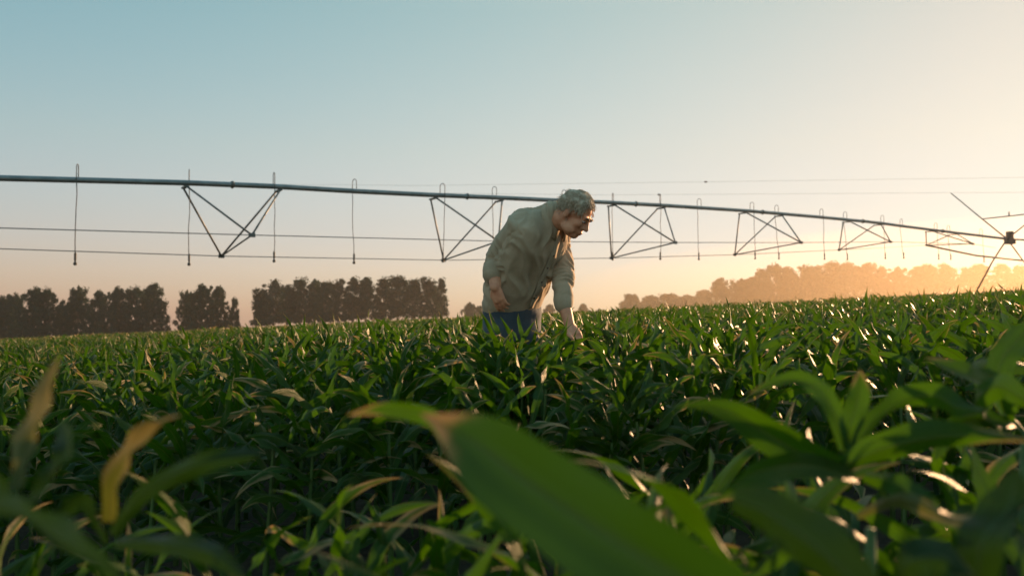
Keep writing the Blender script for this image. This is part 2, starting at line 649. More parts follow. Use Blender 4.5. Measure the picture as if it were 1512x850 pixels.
RIGHT_T = [(1068, 406), (1090, 407), (1108, 401), (1127, 395), (1147, 385), (1170, 389), (1191, 388), (1212, 384), (1232, 381), (1255, 384),
           (1280, 386), (1303, 389), (1327, 387), (1350, 386), (1372, 383), (1398, 386), (1424, 386), (1450, 386), (1478, 385), (1506, 383), (1530, 384)]
for i, (px, top) in enumerate(RIGHT_T):
    if i < 14:
        lab = 'tall tree washed orange by haze in the right wood, ' + ORD[i]
    else:
        lab = 'tall tree dissolving in glowing haze beneath the pipeline, number %s from the right edge' % ['seven', 'six', 'five', 'four', 'three', 'two', 'one'][i - 14]
    tree(px + random.uniform(-5, 5), top + random.uniform(-3, 5), 455, 235 + random.uniform(-14, 14), ('broad', 'broad', 'tall')[i % 3], i % 5, random.uniform(.95, 1.35) * (1.5 if i % 3 == 2 else 1), 'hazy_tree', lab, 'trees of the hazy wood on the right')

# ------------------------------------------------------------------ centre pivot irrigator
def dep(px):
    return 1 / (.0481 - 1.96e-5 * px)


PY = [(-500, 256), (-250, 258), (0, 263), (120, 266), (275, 270), (400, 275), (527, 282.5), (640, 288), (740, 292), (826, 296), (900, 299), (975, 303), (1100, 311),
      (1200, 319.5), (1290, 328), (1350, 336), (1440, 347), (1490, 353)]


def py(px):
    return float(np.interp(px, [a for a, _ in PY], [b for _, b in PY]))


def pipe_at(px):
    return P(px, py(px), dep(px))


piv = empty('centre_pivot_irrigator', (pipe_at(1490).x, pipe_at(1490).y, float(gz(pipe_at(1490).x))))
tag(piv, 'long galvanised irrigation pipeline on trusses crossing high above the whole cornfield', 'irrigation system')


def part(mb, name, m, parent=piv, smooth=True):
    o = mb.build(name, m, parent, smooth)
    mw = parent.matrix_world if parent.parent is None else None
    if parent is piv:
        o.matrix_parent_inverse = Matrix.Translation(-piv.location)
    return o


pdir = (pipe_at(1400) - pipe_at(100))
pdir.z = 0
pdir.normalize()
perp = Vector((pdir.y, -pdir.x, 0))          # towards the camera
PR = .082
pts = [pipe_at(x) for x in list(range(-420, 1490, 25)) + [1490]]
part(MB().tube(pts, PR, 14), 'pipe', M['steel'])
for x in (-40, 343, 690, 939, 1126, 1274, 1392):
    a = pipe_at(x)
    part(MB().tube([a - pdir * .05, a - pdir * .012, a + pdir * .012, a + pdir * .05], [PR * 1.12, PR * 1.45, PR * 1.45, PR * 1.12], 14), 'flange', M['steel_dark'])

# trusses: two feet on the pipe (A, B), a far joint and a near joint, (pixel columns and rows of each)
TR = [(273, 411, (327, 378), (372, 347)), (640, 737, (655, 384), (736, 356)), (903, 976, (903, 381), (997, 358)),
      (1097, 1150, (1085, 376), (1183, 358)), (1250, 1296, (1239, 369), (1315, 357)), (1372, 1408, (1368, 362), (1437, 360))]
far_j, near_j = [], []
for (xa, xb, fj, nj) in TR:
    dm = (dep(xa) + dep(xb)) / 2
    F_ = P(fj[0], fj[1], dm + .82 * 1.5)
    N_ = P(nj[0], nj[1], dm - .82 * 1.8)
    far_j.append(F_)
    near_j.append(N_)
    a, b = pipe_at(xa), pipe_at(xb)
    dn = Vector((0, 0, -PR - .02))
    for q in (a, b):
        part(MB().box(q + dn * 1.25, pdir * .05, perp * .24, Vector((0, 0, .025))), 'truss_bracket', M['steel_dark'], smooth=False)
    for q, j in ((a, F_), (a, N_), (b, F_), (b, N_)):
        s_ = -1 if j is F_ else 1
        part(MB().tube([q + dn * 1.2 + perp * .2 * s_, j], .032, 6), 'strut', M['steel_dark'])
    part(MB().tube([F_, N_], .028, 6), 'spreader_bar', M['steel_dark'])
    for j in (F_, N_):
        part(MB().box(j, pdir * .09, perp * .03, Vector((0, 0, .06))), 'joint_plate', M['steel_dark'], smooth=False)
endp = pipe_at(1486) + Vector((0, 0, -.25))
fl = [P(-420, 352, dep(-420) + 1.2), P(-20, 366.5, dep(-20) + 1.2)] + far_j
nl = [P(-420, 322, dep(-420) - 1.5), P(-20, 336, dep(-20) - 1.5)] + near_j
part(MB().tube(fl, .014, 5), 'truss_rod', M['steel_dark'])
part(MB().tube(nl + [P(1470, 366, 50)], .014, 5), 'truss_rod', M['steel_dark'])
part(MB().tube([far_j[-1], P(1440, 377, 50.5), P(1509, 384.5, 51.9)], .055, 6), 'base_beam', M['steel_dark'])

# drop hoses with goosenecks
HOSES = [(-18, 394), (116, 389), (279, 389), (403, 385), (527, 387), (649, 385), (734, 384), (829, 384), (906, 382), (974, 382), (1036, 382), (1107, 381), (1150, 381),
         (1210, 382), (1251, 382), (1300, 381), (1333, 380), (1379, 382), (1403, 382), (1446, 386)]
for i, (x, yb) in enumerate(HOSES):
    a = pipe_at(x)
    d = dep(x)
    bot = P(x - (3 if x < 200 else 0) + (4 if x > 1100 else 0), yb, d)
    ang = [1.5, 1.35, 1.2, 1.0, .5, .1, .3, .2, 1.4, 1.5, .3, .2, .5, .8, .4, .9, 1.2, .9, 1, 1][i]
    side = (RIGHT * math.cos(ang) - Vector((0, 1, 0)) * math.sin(ang)) * (1 if i % 2 else -1)
    w = .095
    h = .34
    p0 = a + side * .02 + Vector((0, 0, PR * .9))
    arc = [p0, p0 + Vector((0, 0, h - .1))]
    c = p0 + side * w * .9 + Vector((0, 0, h - .1))
    for k in range(1, 8):
        t = math.pi * (1 - k / 8)
        arc.append(c + side * w * .9 * math.cos(t) + Vector((0, 0, w * 1.1 * math.sin(t))))
    e = c + side * w * .9
    arc += [e, e + Vector((0, 0, -h))]
    hx = MB().tube(arc, .0125, 6)
    lo = Vector((bot.x, bot.y, bot.z)) + side * w * 1.3
    wob = [arc[-1].lerp(lo, t) + Vector((random.uniform(-.02, .02), random.uniform(-.02, .02), 0)) * (0 if t == 1 else 1) for t in (.15, .35, .55, .75, 1)]
    hx.tube([arc[-1]] + wob, .0125, 6)
    ho = part(hx, 'drop_hose', M['hose'])
    nz = MB().tube([lo + Vector((0, 0, .30)), lo + Vector((0, 0, .26)), lo + Vector((0, 0, .10)), lo + Vector((0, 0, .05))], [.017, .033, .033, .02], 8)
    nz.tube([lo + Vector((0, 0, .05)), lo + Vector((0, 0, .0)), lo + Vector((0, 0, -.05)), lo + Vector((0, 0, -.06))], [.02, .05, .045, .012], 8)
    nz.build('nozzle', M['hose'], ho)

# the drive tower at the right
hub = pipe_at(1487)
gzz = float(gz(hub.x))
tw = MB()
ft = [P(1545, 408, 49.5), P(1432, 440, 55.5)]
for f in ft:
    f.z = float(gz(f.x)) + .35
part(MB().tube([hub, P(1512, 386, 51.8), ft[0]], .055, 6), 'tower_leg', M['steel_dark'])
part(MB().tube([hub, P(1466, 385, 53.8), ft[1]], .055, 6), 'tower_leg', M['steel_dark'])
for f in ft:
    w = MB()
    c = Vector(f) + Vector((0, 0, .15))
    ring = [c + (pdir * -.0 + perp * math.cos(t) + Vector((0, 0, math.sin(t)))) * .42 for t in np.linspace(0, 2 * math.pi, 21)]
    w.tube(ring, .11, 8, cap=False)
    wo_ = part(w, 'wheel', M['motor'])
    hb = MB().tube([c - pdir * .08, c + pdir * .08], .12, 8)
    for k in range(6):
        t = k * math.pi / 3
        hb.tube([c, c + (perp * math.cos(t) + Vector((0, 0, math.sin(t)))) * .36], .025, 5)
    hb.build('rim', M['steel_dark'], wo_)
part(MB().tube([ft[0], ft[1]], .06, 6), 'axle_beam', M['steel_dark'])
part(MB().tube([P(1404, 285, 53.5), P(1450, 323, 53.2), hub], [.03, .04, .05], 6), 'boom', M['steel_dark'])
part(MB().tube([P(1452, 323, 53.2), P(1490, 319, 51.5), P(1580, 309, 48)], .04, 6), 'boom_pipe', M['steel'])
q = P(1490, 319, 51.5)
part(MB().tube([q, q + Vector((0, 0, .28))], .045, 6), 'riser', M['steel_dark'])
part(MB().tube([hub, P(1535, 315, 51)], .04, 6), 'boom_stay', M['steel_dark'])
part(MB().tube([hub, P(1545, 356, 52)], .06, 8), 'span_pipe', M['steel'])
c = P(1491, 351, 52.7)
part(MB().box(c + Vector((0, 0, .0)), RIGHT * .17, Vector((0, .15, 0)), Vector((0, 0, .42))).box(c + Vector((0, 0, -.25)), RIGHT * .26, Vector((0, .22, 0)), Vector((0, 0, .17))), 'control_box', M['motor'], smooth=False)

# power lines far behind
for k, (pp, mark, lab) in enumerate([([(-300, 254), (0, 263), (300, 271), (620, 274), (1042, 268.5), (1512, 262), (1900, 257)], 1042, 'upper thin overhead wire with a small dark marker in the middle of the sky'),
                                     ([(-300, 283), (300, 275.5), (560, 276), (900, 288), (973, 285.5), (1512, 283), (1900, 282)], 973, 'lower thin overhead wire close above the irrigation pipeline')]):
    w0 = empty('overhead_wire', P(756, 270, 75))
    tag(w0, lab, 'wire')
    inv = Matrix.Translation(-w0.location)
    if k:
        pp = [(-300, 254), (0, 263.5), (300, 271.5), (560, 284), (900, 288), (973, 287.3), (1512, 284), (1900, 282)]
    o = MB().tube([P(a, b, 75) for a, b in pp], .008, 5).build('cable', M['hose'], w0)
    o.matrix_parent_inverse = inv
    mp_ = P(mark, float(np.interp(mark, [a for a, _ in pp], [b for _, b in pp])), 75)
    o = MB().ellipsoid(mp_, (.17, 0, 0), (0, .08, 0), (0, 0, .08), 8, 6).build('marker', M['hose'], w0)
    o.matrix_parent_inverse = inv
# ------------------------------------------------------------------ the man
def cloth(name, c1, c2, weave, rough=.85, fold=.0):
    m, nt, out = mat(name)
    L = nt.links.new
    geo = N(nt, 'ShaderNodeNewGeometry')
    n1 = N(nt, 'ShaderNodeTexNoise', i_Scale=9.0, i_Detail=5)
    n2 = N(nt, 'ShaderNodeTexNoise', i_Scale=weave, i_Detail=2)
    L(geo.outputs['Position'], n1.inputs['Vector'])
    L(geo.outputs['Position'], n2.inputs['Vector'])
    a = N(nt, 'ShaderNodeMath', operation='MULTIPLY_ADD')
    L(n2.outputs[0], a.inputs[0])
    a.inputs[1].default_value = .5
    L(n1.outputs[0], a.inputs[2])
    c = ramp(nt, a.outputs[0], [(.5, c1), (1.0, c2)])
    b = N(nt, 'ShaderNodeBsdfPrincipled', i_Roughness=rough)
    b.inputs['Specular IOR Level'].default_value = .25
    b.inputs['Sheen Weight'].default_value = .15
    L(c, b.inputs['Base Color'])
    bp = N(nt, 'ShaderNodeBump', i_Strength=.3, i_Distance=.004)
    L(a.outputs[0], bp.inputs['Height'])
    L(bp.outputs[0], b.inputs['Normal'])
    L(b.outputs[0], out.inputs[0])
    return m


M['shirt'] = cloth('shirt_cloth', (.38, .29, .195), (.54, .425, .30), 320)
M['shirt_dark'] = cloth('shirt_trim', (.36, .29, .20), (.50, .41, .30), 320)
M['jeans'] = cloth('denim', (.04, .062, .085), (.075, .105, .135), 260)
M['skin'] = simple('skin', (.62, .26, .15), (.74, .36, .22), 30, .5, .4, .1, sub=.12)
M['hair'] = simple('grey_blond_hair', (.42, .325, .225), (.68, .57, .44), 60, .55, .4, .3)
M['brow'] = simple('eyebrow_hair', (.10, .07, .045), (.17, .12, .08), 60, .6)
M['eye'] = simple('eye_white', (.5, .46, .42), (.6, .56, .5), 10, .25)
M['iris'] = simple('eye_dark', (.03, .025, .02), (.05, .04, .03), 10, .2)
M['leather'] = simple('leather', (.05, .03, .02), (.09, .055, .035), 20, .5)

FH = Vector((.72, -.69, 0)).normalized()      # where his hips and chest face
LT = Vector((-FH.y, FH.x, 0)) * 1.0           # his left (up x forward)
LT = Vector((0, 0, 1)).cross(FH)

man_base = P(757, 470, 4.52)
man = empty('person_root', (0, 0, 0))
bpy.data.objects.remove(man)

# --- torso frames along the bent spine: (point, half width, half depth)
def frame(c, t, lean_side=0):
    t = t.normalized()
    a = (LT - t * LT.dot(t)).normalized()
    return a, a.cross(t) * -1


SP = [(P(756, 478, 4.54), .175, .125), (P(756, 447, 4.52), .182, .135), (P(763, 415, 4.47), .185, .142), (P(776, 385, 4.41), .183, .136),
      (P(793, 358, 4.35), .196, .130), (P(803, 338, 4.32), .190, .105), (P(811, 326, 4.30), .130, .085), (P(817, 319, 4.285), .075, .068)]


def torso_secs(g=0., lo=0, hi=None):
    out = []
    pts = [s[0] for s in SP]
    for i, (c, a, b) in enumerate(SP):
        if i < lo or (hi is not None and i > hi):
            continue
        t = pts[min(i + 1, len(pts) - 1)] - pts[max(i - 1, 0)]
        ax, bx = frame(c, t)
        out.append((c, ax * (a + g), bx * (b + g)))
    return out


HC = P(849, 316, 4.18)                        # head centre
f_h = Vector((.72, -.34, -.61)).normalized()
u_h = Vector((.56, -.28, .78))
u_h = (u_h - f_h * u_h.dot(f_h)).normalized()
l_h = u_h.cross(f_h)


HS = .94


def H(l, f, u):
    return HC + (l_h * l + f_h * f + u_h * u) * HS


def E(mb, l, f, u, rl, rf, ru):
    mb.ellipsoid(H(l, f, u), l_h * rl * HS, f_h * rf * HS, u_h * ru * HS)


RSH, REL, RCF, RWR = P(769, 333, 4.25), P(736, 386, 4.41), P(730, 401, 4.35), P(732, 424, 4.28)
LSH, LEL, LCF, LWR = P(823, 352, 4.47), P(831, 411, 4.36), P(832, 446, 4.28), P(841, 480, 4.22)
RHIP, LHIP = P(740, 478, 4.46), P(772, 478, 4.60)
feet_z = .0
RKN = Vector((RHIP.x + .02, RHIP.y + .0, .50))
LKN = Vector((LHIP.x + .06, LHIP.y - .06, .50))
RAN = Vector((RHIP.x - .02, RHIP.y + .03, .09))
LAN = Vector((LHIP.x + .04, LHIP.y - .0, .09))

b = MB()
b.loft(torso_secs(-.035))
# head and neck
b.limb([P(813, 328, 4.30), P(824, 325, 4.26), H(0, -.035, -.05)], [.068, .060, .062])
E(b, 0, -.012, .032, .074, .094, .086)
E(b, 0, .030, -.045, .060, .062, .078)
E(b, 0, .055, -.095, .036, .034, .026)
b.limb([H(0, .088, .006), H(0, .100, -.016), H(0, .108, -.032)], [.010, .011, .0135], 10)
for s in (-1, 1):
    E(b, s * .012, .094, -.036, .009, .011, .008)
    E(b, s * .031, .079, .010, .017, .013, .010)
    E(b, s * .040, .062, -.026, .022, .024, .024)
    E(b, s * .030, .080, .022, .028, .014, .010)
    E(b, s * .078, -.016, -.012, .010, .020, .031)
    E(b, s * .046, .025, -.078, .024, .045, .028)
E(b, 0, .090, -.064, .026, .012, .007)
E(b, 0, .086, -.076, .023, .012, .008)
# arms
b.limb([LSH, LEL, LCF, LWR], [.048, .046, .038, .028])
b.limb([RSH, REL, RCF, RWR], [.048, .046, .042, .031])


def hand(b, wr, palm_end, nrm, fdirs, thumb, k=1.0, flip=1):
    """wr wrist, palm_end knuckles, nrm back-of-hand normal, fdirs: list of bends per phalanx"""
    d = (palm_end - wr).normalized()
    nrm = (nrm - d * nrm.dot(d)).normalized()
    s = d.cross(nrm) * flip
    b.loft([(wr, s * .027, nrm * .020), (wr.lerp(palm_end, .5), s * .038, nrm * .018), (palm_end, s * .041, nrm * .014)], 12)
    for i, (o, ln) in enumerate(((-.030, .068), (-.010, .078), (.011, .073), (.030, .058))):
        p = palm_end + s * o - d * .012
        pts = [p]
        ang = 0
        for ph, (fr, be) in enumerate(zip((.45, .32, .25), fdirs)):
            ang += be * (1 + .12 * (i - 1.5))
            dd = (d * math.cos(ang) - nrm * math.sin(ang) + s * o * 2.2).normalized()
            p = p + dd * ln * fr * 1.15 * k
            pts.append(p)
        b.limb(pts, [.0098, .0092, .0085, .0072], 8)
    t0 = wr.lerp(palm_end, .25) - s * .024
    t1 = t0 - s * .020 + d * .022 - nrm * .008
    t2 = t1 + thumb * .030
    t3 = t2 + thumb * .024
    b.limb([t0, t1, t2, t3], [.015, .013, .011, .0085], 8)


hand(b, LWR, P(850, 492, 4.185), Vector((.25, -.55, .8)), (.35, .45, .4), (P(858, 497, 4.12) - P(848, 491, 4.17)).normalized() + Vector((0, -.3, -.2)), flip=-1)
hand(b, RWR, P(737, 443, 4.275), Vector((-.55, -.80, .1)), (.15, .5, .5), (P(749, 450, 4.26) - P(738, 436, 4.31)).normalized(), flip=-1)
# legs and feet
for hp, kn, an in ((RHIP, RKN, RAN), (LHIP, LKN, LAN)):
    b.limb([hp, kn, an], [.085, .055, .04])
    z = an.copy()
    z.z = .045
    b.limb([z - FH * .05, z + FH * .06, z + FH * .17], [.04, .04, .028])
body = link('person', fuse(b, 'person_body', .0055, 3), M['skin'])
tag(body, 'grey haired man in a grey shirt and jeans bending to touch the corn', 'person')

# --- shirt
s_ = MB()
s_.loft(torso_secs(.012, 1), 28)
# loose cloth under the arms and over the belt
ax_, bx_ = frame(SP[1][0], SP[2][0] - SP[0][0])
s_.loft([(P(758, 439, 4.51), ax_ * .193, bx_ * .15), (P(763, 425, 4.48), ax_ * .198, bx_ * .158), (P(771, 400, 4.44), ax_ * .196, bx_ * .153)], 28)
s_.limb([P(819, 372, 4.40), P(807, 402, 4.37), P(795, 424, 4.39)], [.042, .042, .034])
s_.ellipsoid(P(784, 334, 4.335), LT * .17, FH * .10, Vector((0, 0, .095)))
s_.ellipsoid(P(800, 322, 4.32), LT * .10, FH * .08, Vector((0, 0, .055)))
bm = bmesh.new()
bm.from_mesh(fuse(s_, 'shirt_cloth', .0075, 3))
n_torso = len(bm.verts)
s_ = MB()
s_.limb([LSH + (RSH - LSH) * .12, LSH, LSH.lerp(LEL, .5), LEL, LEL.lerp(LCF, .55), LCF], [.072, .070, .065, .059, .054, .050])
bm.from_mesh(fuse(s_, 'shirt_cloth', .0075, 3))
s_ = MB()
s_.limb([RSH + (LSH - RSH) * .12, RSH, RSH.lerp(REL, .5), REL, REL.lerp(RCF, .5), RCF], [.080, .084, .078, .072, .066, .062])
bm.from_mesh(fuse(s_, 'shirt_cloth', .0075, 3))
me = bpy.data.meshes.new('shirt_cloth')
bm.to_mesh(me)
bm.free()
me.update()
tree_dirs = [((LSH, LEL), 38), ((LEL, LCF), 46), ((RSH, REL), 38), ((REL, RCF), 46)]
co = np.empty(len(me.vertices) * 3, np.float32)
me.vertices.foreach_get('co', co)
co = co.reshape(-1, 3)
no = np.array([v.normal for v in me.vertices])
sp_a, sp_b = SP[1][0], SP[5][0]
for i in range(len(co)):
    p = Vector(co[i])
    best = None
    for (a, e), fr in tree_dirs:
        ab = e - a
        t = max(0, min(1, (p - a).dot(ab) / ab.length_squared))
        dd = (p - a - ab * t).length
        if best is None or dd < best[0]:
            best = (dd, t, fr, ab.length, ab.normalized(), a)
    q = p * 5.5
    w1 = noise.noise(q * 1.0)
    if best[0] < .10:
        al = (p - best[5]).dot(best[4])
        w = noise.noise(Vector((al * 30 + 2.2 * noise.noise(p * 8), p.z * 5, p.x * 6)))
        dsp = .020 * (.45 - abs(w) * 1.6) * (1.15 if best[1] > .5 else .85) + .005 * w1
    else:
        # diagonal pulls from the shoulders to the belt
        ax = (sp_b - sp_a).normalized()
        al = (p - sp_a).dot(ax)
        la = (p - sp_a).dot(LT)
        w = noise.noise(Vector((la * 17 + al * 6 + noise.noise(p * 6) * 1.2, al * 4.5, 3.1)))
        w2 = noise.noise(Vector((al * 26 + la * 9, la * 5, 9.7)))
        low = max(0, 1 - max(0, al) / .16)
        dsp = .024 * (.4 - abs(w) * 1.5) + .006 * w1 + .016 * low * w2
    co[i] += no[i] * dsp * min(1.0, max(.12, (p.z - SP[1][0].z + .03) / .12))
me.vertices.foreach_set('co', co.ravel())
me.update()
shirt = link('shirt', me, M['shirt'], body)
bvh = BVHTree.FromPolygons([v.co[:] for v in me.vertices], [p.vertices[:] for p in me.polygons if max(p.vertices) < n_torso])


def on_shirt(p, dirn, off=.004):
    hit = bvh.ray_cast(p + dirn * .215, -dirn)
    return (hit[0] + hit[1] * off, hit[1]) if hit[0] else (p, dirn)


# placket and buttons down the front
rows = []
for t in np.linspace(1.25, 5.6, 30):
    i = min(int(t), len(SP) - 2)
    c = SP[i][0].lerp(SP[i + 1][0], t - i)
    ax, bx = frame(c, SP[min(i + 2, len(SP) - 1)][0] - SP[max(i - 1, 0)][0])
    if bx.dot(FH) < 0:
        bx = -bx
    rows.append([on_shirt(c + ax * o, bx, .0045)[0] for o in (-.017, 0, .017)])
V = [p for r_ in rows for p in r_]
F = [(i * 3 + j, i * 3 + j + 1, i * 3 + 4 + j, i * 3 + 3 + j) for i in range(len(rows) - 1) for j in (0, 1)]
pl = MB().add(V, F).build('placket', M['shirt_dark'], shirt)
md = pl.modifiers.new('solid', 'SOLIDIFY')
md.thickness = .005
md.offset = 0
for i in range(5, 29, 5):
    p = rows[i][1]
    q_, nn = on_shirt(Vector(p), FH, .006)
    nn = Vector(nn)
    MB().tube([q_ - nn * .002, q_ + nn * .003], .0062, 8).build('button', M['brow'], shirt)
# rolled cuffs
for a, e, r_ in ((LEL, LCF, .053), (REL, RCF, .066)):
    d = (e - a).normalized()
    MB().limb([e - d * .035, e - d * .012, e + d * .012], [r_, r_ * 1.05, r_ * .98]).build('cuff', M['shirt'], shirt)
# collar: a stand round the neck and two pointed flaps
nk = P(821, 322, 4.28)
nt_ = (P(826, 319, 4.255) - P(811, 331, 4.305)).normalized()
ca, cb = frame(nk, nt_)
if cb.dot(FH) < 0:
    cb = -cb
top, midr, low = [], [], []
for k_ in range(29):
    t = R(-166 + 332 * k_ / 28) + math.pi * 0
    dr = cb * -math.cos(t) + ca * math.sin(t)      # t = 0 at the nape, open at the throat
    front = abs(t) / math.pi
    top.append(nk + dr * .072 + nt_ * (.030 - .02 * front))
    midr.append(nk + dr * .080 + nt_ * (.033 - .02 * front))
    ext = .026 + .05 * max(0, front - .45) ** 1.0
    low.append(nk + dr * (.100 + .040 * front ** 3) + nt_ * (.028 - .015 * front - ext))
V = top + midr + low
n_ = 29
F = [(r_ * n_ + i, r_ * n_ + i + 1, (r_ + 1) * n_ + i + 1, (r_ + 1) * n_ + i) for r_ in (0, 1) for i in range(n_ - 1)]
cl = MB().add(V, F).build('collar', M['shirt'], shirt)
md = cl.modifiers.new('solid', 'SOLIDIFY')
md.thickness = .006
# --- jeans
j_ = MB()
ja, jb = frame(SP[0][0], Vector((0, 0, 1)))
j_.loft([(P(757, 440, 4.515), ja * .180, jb * .138), (P(757, 462, 4.53), ja * .19, jb * .146), (P(756, 495, 4.54), ja * .188, jb * .145)], 28)
for hp, kn, an in ((RHIP, RKN, RAN), (LHIP, LKN, LAN)):
    j_.limb([hp + Vector((0, 0, -.03)), hp.lerp(kn, .5), kn, kn.lerp(an, .5), an], [.105, .092, .075, .068, .066])
me = fuse(j_, 'denim', .009, 4)
for v in me.vertices:
    v.co += v.normal * (.006 * noise.noise(Vector((v.co.x * 9, v.co.y * 9, v.co.z * 22))))
jeans = link('jeans', me, M['jeans'], body)
MB().loft([(P(757, 444, 4.515), ja * .186, jb * .144), (P(757, 436, 4.51), ja * .186, jb * .144)], 28, False).build('belt', M['leather'], jeans)
for an in (RAN, LAN):
    z = an.copy()
    z.z = .05
    sh = MB()
    sh.limb([z - FH * .07, z + FH * .06, z + FH * .20], [.052, .052, .04])
    link('shoe', fuse(sh, 'shoe', .01, 2), M['leather'], body)
# --- hair: a cap with curls standing off it
hb = MB()
E(hb, 0, -.020, .040, .083, .099, .088)
me = hb.mesh('hair_cap')
bm = bmesh.new()
bm.from_mesh(me)
bmesh.ops.subdivide_edges(bm, edges=bm.edges, cuts=2, use_grid_fill=True)


def loc(v):
    w = Vector(v) - HC
    return w.dot(l_h), w.dot(f_h), w.dot(u_h)


def hairline(l, f, u):
    """True where hair grows"""
    if u < -.055:
        return False
    if f > .052 and u < .062 + .02 * (1 - abs(l) / .08):
        return False
    if f > .0 and u < .02:
        return False
    if -.04 < f < .02 and u < .006 and abs(l) > .05:
        return False
    return True


bmesh.ops.delete(bm, geom=[f for f in bm.faces if not hairline(*loc(f.calc_center_median()))], context='FACES')
bm.normal_update()
for v in bm.verts:
    v.co += v.normal * (.012 * noise.noise(v.co * 28) + .008 * noise.noise(v.co * 70) + .002)
bm.to_mesh(me)
roots = [(f.calc_center_median(), f.normal.copy()) for f in bm.faces]
bm.free()
hair = link('hair', me, M['hair'], body)
lk = MB()
rr = random.Random(3)
for _ in range(3200):
    p, nn = rr.choice(roots)
    d = (nn * .16 - u_h * .30 + f_h * rr.uniform(-.2, .75) + l_h * rr.uniform(-.6, .6) * 1.0).normalized()
    pts = [p - nn * .004]
    q_ = p + nn * .003
    for k_ in range(4):
        d = (d + Vector((rr.uniform(-.5, .5), rr.uniform(-.5, .5), rr.uniform(-.5, .35))) * .7 - nn * .16).normalized()
        q_ = q_ + d * rr.uniform(.005, .008)
        pts.append(q_)
    lk.tube(pts, [.0012, .0014, .0012, .001, .0004], 4, cap=False)
lk.build('curls', M['hair'], hair)
for s in (-1, 1):
    eb = MB()
    eb.limb([H(s * .016, .097, .018), H(s * .032, .096, .026), H(s * .050, .082, .022)], [.0045, .0055, .0035], 8)
    eb.build('eyebrow', M['brow'], body)
    e_ = MB()
    E(e_, s * .031, .0775, .000, .0115, .0125, .0095)
    eo = e_.build('eye', M['eye'], body)
    e_ = MB()
    E(e_, s * .031, .0865, -.003, .007, .0045, .0055)
    e_.build('iris', M['iris'], eo)

# ------------------------------------------------------------------ the corn
def blade(base, az, elev, length, width, droop, nseg, ncross, r, twist=0., wave=.012, rise_u=None):
    """one corn leaf as arrays: leaves the stalk at angle elev (from vertical), arches over and tapers"""
    s = np.linspace(0, 1, nseg + 1)
    th = elev + droop * s ** 1.5 + r.uniform(-.15, .15) * np.sin(s * 5)
    ds = length / nseg
    hx = np.concatenate([[0], np.cumsum(np.sin(th[:-1]) * ds)])
    hz = np.concatenate([[0], np.cumsum(np.cos(th[:-1]) * ds)])
    bend = r.uniform(-.5, .5)
    a = az + bend * s ** 2
    cx, cy_ = np.cos(a), np.sin(a)
    C = np.stack([base[0] + hx * cx, base[1] + hx * cy_, base[2] + hz], -1)
    T = np.gradient(C, axis=0)
    T /= np.linalg.norm(T, axis=1)[:, None] + 1e-9
    side = np.stack([-np.sin(a), np.cos(a), 0 * a], -1)
    side -= T * (side * T).sum(1)[:, None]
    side /= np.linalg.norm(side, axis=1)[:, None] + 1e-9
    nr = np.cross(side, T)
    tw = twist * s ** 1.3 + r.uniform(-.2, .2)
    sd = side * np.cos(tw)[:, None] + nr * np.sin(tw)[:, None]
    nn = np.cross(sd, T)
    w = width * np.clip((.55 + 1.5 * s) * (1 - s ** 2.2) / 1.05, 0.02, 1)
    return ribbon(C, sd, nn, w, ncross, r, wave)


def ribbon(C, sd, nn, w, ncross, r, wave=.012):
    n1 = len(C)
    s = np.linspace(0, 1, n1)
    u = np.linspace(-1, 1, ncross)
    ph1, ph2 = r.uniform(0, 6.28, 2)
    V = C[:, None, :] + sd[:, None, :] * (u[None, :, None] * w[:, None, None] * .5)
    lift = .22 * w[:, None] * np.abs(u)[None, :]
    env = np.sin(np.pi * np.clip(s * 1.1, 0, 1))
    wv = wave * env[:, None] * np.where(u[None, :] > 0, np.sin(s * 19 + ph1)[:, None], np.sin(s * 16 + ph2)[:, None]) * np.abs(u)[None, :] ** 2
    V = V + nn[:, None, :] * (lift + wv)[:, :, None]
    uv = np.stack(np.broadcast_arrays((u * .5 + .5)[None, :], s[:, None]), -1)
    ii = np.arange(n1 * ncross).reshape(n1, ncross)
    Q = np.stack([ii[:-1, :-1], ii[:-1, 1:], ii[1:, 1:], ii[1:, :-1]], -1).reshape(-1, 4)
    return V.reshape(-1, 3), Q, uv.reshape(-1, 2)


def stalk_arr(h, r0, seg=6):
    zs = np.linspace(-.03, h, 6)
    a = np.arange(seg) * 2 * math.pi / seg
    rr_ = r0 * (1 - .55 * zs.clip(0) / h)
    V = np.stack([np.cos(a)[None] * rr_[:, None], np.sin(a)[None] * rr_[:, None], np.broadcast_to(zs[:, None], (6, seg))], -1)
    ii = np.arange(6 * seg).reshape(6, seg)
    Q = np.stack([ii[:-1], np.roll(ii[:-1], -1, 1), np.roll(ii[1:], -1, 1), ii[1:]], -1).reshape(-1, 4)
    uv = np.stack([np.full(6 * seg, .3), np.full(6 * seg, .1)], -1)
    return V.reshape(-1, 3), Q, uv


